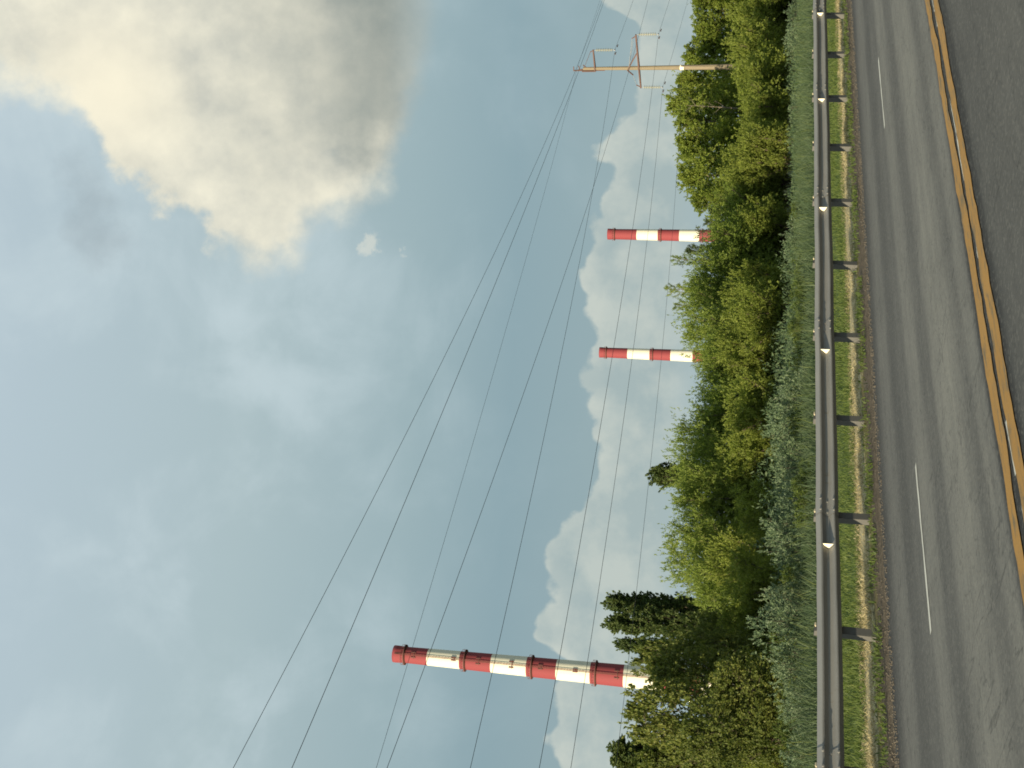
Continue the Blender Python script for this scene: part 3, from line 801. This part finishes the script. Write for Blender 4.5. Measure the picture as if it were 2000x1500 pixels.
KINDS = {
 'willow': [willow(11), willow(12, lean=.5), willow(13, lean=.34, feather=.8), willow(14, stems=6, lean=.45)],
 'hedge': [willow(21, H=3.6, stems=9, lean=.7, leaf=(.13, .048), nc=70, W=3.6), willow(22, H=3.4, stems=9, lean=.8, leaf=(.13, .048), nc=75, W=3.8), willow(23, H=3.6, stems=9, lean=.6, leaf=(.12, .048), nc=70, W=3.4)],
 'birch': [broadleaf(31, 5.8, 3.8, 30, (.13, .085), .08, .5, 8, 8, .35), broadleaf(32, 5.4, 4.2, 28, (.13, .085), .06, .35, 8, 8, .4)],
 'alder': [broadleaf(41, lump=.45), broadleaf(42, W=7.2, lump=.5), broadleaf(43, W=6.0, up=.7, lump=.4)],
 'poplar': [poplar(51), poplar(52, W=3.2)],
 'conifer': [conifer(61), conifer(62, W=3.8, sparse=.8)],
 'larch': [conifer(63, W=4.2, nl=60, sparse=.9, leaf=(.15, .03))],
 'shrub': [shrub(71), shrub(72, lean=.8), shrub(73, stems=12, lean=.35)],
 'herb': [shrub(74, stems=22, lean=.35, leaf=(.14, .018)), shrub(75, stems=20, lean=.6, leaf=(.11, .035)), shrub(76, stems=18, lean=.8, leaf=(.10, .045))],
}
LEAF = {'willow': 'willow_leaf', 'hedge': 'hedge_leaf', 'birch': 'birch_leaf', 'alder': 'bright_leaf', 'poplar': 'poplar_leaf', 'conifer': 'conifer_leaf', 'larch': 'willow_leaf', 'shrub': 'silver_leaf', 'herb': 'herb_leaf'}
for k, lst in KINDS.items():
    for b in lst:
        b['crown'].materials.append(MATS[LEAF[k]]); b['trunk'].materials.append(MATS['bark'])
CNT = {}; PR = random.Random(17)
def plant(kind, name, y, x_top, half, Y, label, cat, group, var=None, dy=0.):
    az, el = azel(x_top, y); dist = Y / math.sin(az)
    a1 = azel(x_top, y - half)[0]; a2 = azel(x_top, y + half)[0]
    h = EYE + dist * math.tan(el) - .02; w = abs(a2 - a1) * dist
    i = CNT.get(kind, 0); CNT[kind] = i + 1
    b = KINDS[kind][(i if var is None else var) % len(KINDS[kind])]
    root = tag(empty(name, (dist * math.cos(az), Y, 0.)), label, cat, group)
    root.rotation_euler = (0, 0, PR.uniform(0, 6.28)); sxy = w / b['W'] if half else h / b['H']
    root.scale = (sxy, sxy, h / b['H'])
    link('trunk', b['trunk'], None, root); link('crown', b['crown'], None, root)
    return root

G1 = 'willow trees of the roadside thicket'; G2 = 'low willow bushes along the front of the thicket'
G3 = 'dark poplars behind the thicket'; G4 = 'birches at the left end of the thicket'; G5 = 'tall trees behind the utility pole'
G6 = 'silvery shrubs growing behind the guardrail'; G7 = 'conifers poking out of the thicket'
# dark columnar poplars
for y, x, hw, Y, lb in [
    (1482, 1187, 42, 62, 'dark poplar cut off by the left end of the view'),
    (1256, 1199, 15, 96, 'slim short poplar between the tallest chimney and the twin poplars'),
    (1210, 1177, 23, 80, 'dark twin poplar on the side facing the tallest chimney'),
    (1176, 1178, 21, 82, 'dark twin poplar beside the gap of open sky'),
    (926, 1262, 24, 60, 'dark poplar tip showing above the middle of the thicket')]:
    plant('poplar', 'poplar_tree', y, x, hw, Y, lb, 'poplar', G3)
# birches, nearest trees, big leaves
for y, x, hw, Y, lb in [
    (1462, 1250, 60, 31, 'olive birch in front of the cut-off dark poplar'),
    (1396, 1214, 62, 29, 'tall birch with loose top sprays, left of the tallest chimney'),
    (1325, 1256, 56, 30, 'birch hiding the foot of the tallest chimney'),
    (1268, 1236, 46, 32, 'yellowish birch in front of the slim short poplar'),
    (1226, 1352, 34, 33, 'low birch under the twin poplars'),
    (1425, 1330, 60, 27, 'low dark birch nearest the left edge, under the tall birch'),
    (1340, 1385, 60, 26, 'low birch just in front of the tallest chimney')]:
    plant('birch', 'birch_tree', y, x - 4, hw * 1.15, Y, lb, 'birch', G4)
# willows
for y, x, hw, Y, lb in [
    (1128, 1332, 46, 38, 'drooping willow next to the gap of open sky'),
    (1080, 1292, 56, 39, 'broad rounded willow, the largest in the left half of the thicket'),
    (1018, 1300, 48, 40, 'yellow green willow between the broad rounded one and the dark poplar tip'),
    (955, 1305, 44, 39, 'willow leaning in front of the dark poplar tip'),
    (900, 1302, 46, 40, 'tall willow right of the dark poplar tip'),
    (850, 1312, 42, 41, 'willow with a thin feathery top at the start of a dip'),
    (800, 1360, 42, 40, 'lower willow in the dip left of the middle chimney'),
    (745, 1364, 44, 41, 'lower willow left of the foot of the middle chimney'),
    (698, 1368, 36, 40, 'willow covering the foot of the middle chimney'),
    (655, 1340, 42, 41, 'willow just right of the middle chimney'),
    (610, 1318, 44, 42, 'dense willow below the pointed larches'),
    (545, 1330, 46, 42, 'wide willow between the larches and the dark conifers'),
    (490, 1366, 50, 42, 'lower willow in front of the dark conifers'),
    (432, 1384, 50, 43, 'low willow in the notch right of the farthest chimney')]:
    plant('willow', 'willow_tree', y, x - (14 if 640 < y < 830 else 4), hw * (1.55 if 640 < y < 830 else 1.35), Y, lb, 'willow', G1)
for y, x, hw, Y, k, lb in [
    (568, 1296, 36, 46, 'larch', 'feathery larch with the highest tip in the middle of the thicket'),
    (600, 1312, 36, 47, 'larch', 'feathery larch leaning left of the highest larch'),
    (512, 1308, 30, 46, 'larch', 'feathery larch next to the dark conifers'),
    (487, 1336, 26, 48, 'conifer', 'dark conifer left of the farthest chimney'),
    (441, 1372, 24, 50, 'conifer', 'short dark conifer at the foot of the farthest chimney'),
    (415, 1382, 22, 50, 'conifer', 'smallest dark conifer in the notch of the treeline')]:
    plant(k, 'larch_tree' if k == 'larch' else 'conifer_tree', y, x, hw, Y, lb, k, G7)
# tall trees on the right, behind the pole
for y, x, hw, Y, lb in [
    (388, 1352, 36, 56, 'tree at the left shoulder of the tall group'),
    (345, 1326, 42, 58, 'dense tree second in the tall group, counted from the notch'),
    (295, 1322, 44, 60, 'flat-topped dense tree in the middle of the tall group'),
    (245, 1320, 42, 62, 'dense tree left of the bare grey trunk'),
    (203, 1303, 34, 64, 'tallest tree of the group, with a ragged top'),
    (165, 1322, 32, 68, 'tree just left of the utility pole'),
    (108, 1336, 38, 70, 'tree just right of the utility pole'),
    (60, 1356, 40, 68, 'tree with drooping boughs, second right of the utility pole'),
    (12, 1350, 42, 66, 'tree third right of the utility pole, at the right end of the view'),
    (-45, 1352, 44, 66, 'tree cut off by the right end of the view')]:
    plant('alder', 'broadleaf_tree', y, x - 4, hw * 1.25, Y, lb, 'tree', G5)
# front row of low willow bushes: sized by what they hide
ROWL = ['at the very left end of the view', 'below the cut-off dark poplar', 'below the tall birch with loose sprays', 'left of the foot of the tallest chimney',
 'right of the foot of the tallest chimney', 'below the left twin poplar', 'below the right twin poplar', 'below the gap of open sky',
 'below the left flank of the broad rounded willow', 'below the right flank of the broad rounded willow', 'between the broad rounded willow and the dark poplar tip', 'left of the dark poplar tip',
 'right of the dark poplar tip', 'below the willow with the thin feathery top', 'in the left part of the dip before the middle chimney', 'in the right part of the dip before the middle chimney',
 'straight below the middle chimney', 'just right of the middle chimney', 'below the left leaning larch', 'below the highest larch',
 'below the wide willow beside the dark conifers', 'below the dark conifers', 'straight below the farthest chimney', 'below the notch of the treeline',
 'at the left foot of the tall tree group', 'below the second tree of the tall group', 'below the flat-topped tall tree', 'below the gap right of the flat-topped tall tree',
 'below the bare grey trunk', 'left of the utility pole foot', 'hiding the foot of the utility pole', 'right of the utility pole foot',
 'below the tree with drooping boughs', 'second from the right end of the view', 'at the right end of the view', 'cut off by the right end of the view']
row = [(1490,1440),(1440,1425),(1385,1440),(1330,1432),(1278,1430),(1228,1400),(1180,1388),(1135,1400),(1090,1392),(1040,1398),(990,1402),(940,1400),(890,1408),(842,1402),(795,1408),(748,1410),(700,1412),(655,1402),(610,1408),(562,1400),(520,1412),(478,1415),(438,1412),(396,1412),(356,1418),(318,1414),(280,1420),(244,1424),(208,1428),(172,1432),(138,1434),(104,1432),(70,1436),(36,1438),(2,1440),(-34,1440)]
for i, (y, x) in enumerate(row):
    Y = 31 + (1500 - y) / 1500 * 12
    x += PR.choice([-22, -10, 0, 6, 14, 22]); Y += PR.uniform(-2.5, 4.)
    plant('hedge', 'willow_bush', y, x, (54 if y > 880 else 46) * PR.uniform(.8, 1.25), Y, 'front row willow bush ' + ROWL[i], 'bush', G2)
# silvery shrubs behind the rail
for y, x, hw, Y, lb in [
    (1470, 1530, 36, 21, 'grey green shrub at the left end of the guardrail view'),
    (1378, 1520, 34, 22, 'grey green shrub below the foot of the tallest chimney'),
    (1300, 1496, 34, 22, 'grey green shrub with pale tips below the low birches'),
    (1208, 1466, 38, 22, 'tallest silvery shrub, under the twin poplars'),
    (1168, 1484, 30, 23, 'silvery shrub on the right shoulder of the tallest silvery one'),
    (1058, 1490, 30, 22, 'silvery shrub with whitish tips below the broad rounded willow'),
    (1016, 1492, 34, 22, 'bushy silvery shrub between two guardrail posts below the dark poplar tip'),
    (960, 1520, 28, 22, 'short silvery shrub in the middle of the guardrail view'),
    (905, 1502, 34, 22, 'wide blue green shrub below the tall willow'),
    (850, 1498, 36, 23, 'blue green shrub below the feathery willow'),
    (798, 1510, 32, 22, 'pale shrub left of the middle chimney, over a guardrail post'),
    (768, 1512, 28, 22, 'whitish shrub with upright sprays left of the middle chimney'),
    (728, 1560, 24, 21, 'low pale shrub just below the middle chimney'),
    (660, 1535, 28, 24, 'dark leafy shrub right of the middle chimney'),
    (470, 1530, 26, 25, 'small silvery shrub below the farthest chimney'),
    (210, 1548, 20, 26, 'small silvery shrub left of the utility pole base'),
    (85, 1536, 26, 27, 'silvery shrub right of the utility pole base'),
    (40, 1538, 26, 28, 'silvery shrub at the right end of the guardrail view')]:
    plant('shrub', 'silver_shrub', y, x - 10, hw * 1.35, Y, lb, 'shrub', G6)

# greener tall weeds between the silvery ones and the rail
for y, x, hw, Y, lb in [
    (1490, 1545, 40, 23, 'leafy green weed clump at the left end of the guardrail view'),
    (1425, 1505, 44, 24, 'big leafy green weed clump under the low dark birch'),
    (1340, 1512, 40, 24, 'leafy green weed clump in front of the tallest chimney'),
    (1258, 1500, 36, 25, 'green weed clump left of the tallest silvery shrub'),
    (1120, 1522, 44, 24, 'low green weed clump below the gap of open sky'),
    (990, 1538, 34, 20.5, 'yellowish upright weed clump just behind the rail, middle of the view'),
    (935, 1542, 34, 20.5, 'yellowish upright weed clump below the dark poplar tip'),
    (820, 1536, 34, 22, 'green weed clump between the two whitest shrubs'),
    (690, 1540, 38, 23, 'green weed clump below the middle chimney'),
    (630, 1536, 36, 22, 'ferny green weed clump right of the middle chimney'),
    (575, 1540, 36, 22, 'ferny green weed clump below the highest larch'),
    (520, 1544, 34, 23, 'ferny green weed clump below the wide willow'),
    (420, 1540, 36, 27, 'green weed clump below the notch of the treeline'),
    (330, 1552, 34, 26, 'low green weed clump under the dense tall trees'),
    (260, 1550, 34, 28, 'low green weed clump left of the bare grey trunk'),
    (150, 1552, 30, 28, 'low green weed clump under the utility pole')]:
    plant('herb', 'weed_clump', y, x, hw, Y, lb, 'weed clump', 'green weed clumps behind the guardrail')

# dead sprig in front of the farthest chimney and the bare grey trunk in the tall group
def bare_tree(y, x_top, Y, label, name, hw, seed, mat, nl=14, z0=.3):
    az, el = azel(x_top, y); dist = Y / math.sin(az); H = EYE + dist * math.tan(el)
    root = tag(empty(name, (dist * math.cos(az), Y, 0)), label, 'bare tree'); p = Plant(seed); r = p.r
    W = hw / FPX * dist * 2
    tr = p.limb((0, 0, -.2), (.03, 0, 1), H, H * .016, .015, (0, 0, .1), 9, .10, 6)
    for i in range(nl):
        q, d = p.at(tr, z0 + (.95 - z0) * (i + r.random()) / nl); a = i * 2.4
        lb = p.limb(q, (math.cos(a), math.sin(a), .9), W * r.uniform(.3, .7), .03 * H / 8, .008, (0, 0, .3), 5, .2, 4)
        for j in range(4):
            q2, d2 = p.at(lb, .3 + .7 * r.random()); p.limb(q2, d2 + r.normal(0, .6, 3), W * .2, .012, .006, (0, 0, .2), 4, .2, 3)
            p.twig(q2, d2 + r.normal(0, .5, 3), W * .12)
    link('trunk', p.wood.mesh('bare_trunk'), MATS[mat], root)
    V, Fc = p.leaves(5, .16, .07); link('crown', mesh_np('bare_crown', V, Fc, 4), MATS['conifer_leaf'], root)
bare_tree(459, 1346, 45, 'thin half bare sapling standing out against the farthest chimney', 'bare_sapling', 26, 81, 'bark', 12, .55)
bare_tree(213, 1334, 58, 'bare grey branching trunk between leafy trees of the tall group', 'bare_tree', 16, 82, 'grey_bark', 12, .35)

# uncountable ground cover, one object each
def blades(name, mat, n, x0, x1, y0, y1, h0, h1, w, lean, seed, dens=None):
    r = np.random.default_rng(seed)
    # denser near the camera
    u = r.random(n) ** 1.35; X = x0 + (x1 - x0) * u; Y = r.uniform(y0, y1, n)
    if dens is not None:
        k = dens(X, Y) > r.random(n); X, Y = X[k], Y[k]; n = len(X)
    patch = .5 + .5 * np.sin(X * 1.7 + 2 * np.sin(Y * 1.3)) * np.sin(Y * 2.1 + 1.5 * np.sin(X * .9))
    h = (h0 + (h1 - h0) * r.random(n)) * (.65 + .55 * patch)
    a = r.uniform(0, 2 * math.pi, n); b = r.uniform(0, 2 * math.pi, n); l = h * lean * r.uniform(.2, 1.3, n)
    S = np.stack([np.cos(a), np.sin(a), 0 * a], 1) * (w * .5 * r.uniform(.6, 1.4, n))[:, None]
    L = np.stack([np.cos(b) * l, np.sin(b) * l, 0 * b], 1); Z = np.array([0, 0, 1.])
    P = np.stack([X, Y, np.full(n, .0)], 1)
    V = np.empty((n, 6, 3)); m = P + L * .3 + Z * (h * .6)[:, None]; t = P + L + Z * h[:, None]
    V[:, 0] = P - S; V[:, 1] = P + S; V[:, 2] = m + S * .8; V[:, 3] = m - S * .8; V[:, 4] = t + S * .12; V[:, 5] = t - S * .12
    i = np.arange(n)[:, None] * 6
    Fc = np.concatenate([i + np.array([0, 1, 2, 3]), i + np.array([3, 2, 4, 5])])
    tag(link(name, mesh_np(name, V.reshape(-1, 3), Fc, 4), MATS[mat]), kind='stuff')
blades('grass', 'grass_blade', 90000, 4, 62, 13.9, 19.0, .06, .17, .014, .6, 91)
blades('dry_grass', 'straw_blade', 70000, 4, 62, 13.2, 14.45, .02, .10, .016, 1.7, 92, lambda X, Y: np.clip(.9 - .5 * np.sin(X * 2.3) * np.sin(X * .7 + 1), 0, 1))
blades('verge_weeds', 'grass_blade', 14000, 4, 62, 12.35, 13.1, .02, .11, .018, 1.2, 93, lambda X, Y: (np.sin(X * 3.1) * np.sin(X * 1.3 + 2) * .5 + .45))
blades('tall_grass', 'tall_blade', 80000, 5, 80, 18.6, 26., .22, .70, .020, .6, 94)
blades('seed_stalks', 'grass_blade', 3000, 5, 80, 18.8, 25., .55, .95, .012, .35, 96)
def gravel():
    r = np.random.default_rng(97); n = 14000
    X = 4 + 60 * r.random(n) ** 1.3; Y = 11.6 + np.abs(r.normal(.3, .42, n)); z = np.interp(Y, [11.3, 11.85, 11.93, 12.1, 12.6, 13.2], [.0, .0, -.055, -.04, -.01, .02])
    s = r.uniform(.004, .017, n); t = np.array([[1, 0, 0], [-1, 0, 0], [0, 1, 0], [0, -1, 0], [0, 0, .8], [0, 0, -.8]])
    V = t[None] * s[:, None, None] * r.uniform(.6, 1.3, (n, 6, 1)) + np.stack([X, Y, z + s * .3], 1)[:, None]
    f = np.array([[0, 2, 4], [2, 1, 4], [1, 3, 4], [3, 0, 4], [2, 0, 5], [1, 2, 5], [3, 1, 5], [0, 3, 5]])
    Fc = (np.arange(n)[:, None, None] * 6 + f[None]).reshape(-1, 3)
    tag(link('gravel', mesh_np('gravel', V.reshape(-1, 3), Fc, 3), MATS['gravel']), kind='stuff')
gravel()
def undergrowth():
    r = np.random.default_rng(95); n = 150000
    X = 5 + 90 * r.random(n) ** 1.2; Y = 20.5 + 13.5 * r.random(n)
    hf = .62 + .36 * np.sin(X * .8 + np.sin(Y)) * np.sin(Y * .9 + 2 * np.sin(X * .35)) + .22 * np.sin(X * 2.7 + Y) + .15 * np.sin(X * 5.1 - Y * 3)
    hf *= np.clip(.62 + .75 * np.sin(X * .55 + 1.3 * np.sin(Y * .5) + .7) * np.sin(X * .23 + Y * .6), .2, 1.3)
    hf *= np.clip((Y - 19.5) / 4., .35, 1.2) * np.clip(1.25 - (X - 14) / 40., .55, 1.2)
    Z = hf * (.25 + .8 * r.random(n) ** .6)
    P = np.stack([X, Y, np.maximum(Z, .05)], 1); D = unit(r.normal(0, .7, (n, 3)) + np.array([0, 0, .6])); S = unit(np.cross(D, r.normal(0, 1, (n, 3))))
    l = (r.uniform(.07, .19, n))[:, None]; V = np.empty((n, 4, 3))
    V[:, 0] = P; V[:, 1] = P + D * l * .5 + S * l * .17; V[:, 2] = P + D * l; V[:, 3] = P + D * l * .5 - S * l * .17
    tag(link('undergrowth', mesh_np('undergrowth', V.reshape(-1, 3), np.arange(n * 4).reshape(n, 4), 4), MATS['weed_leaf']), kind='stuff')
undergrowth()
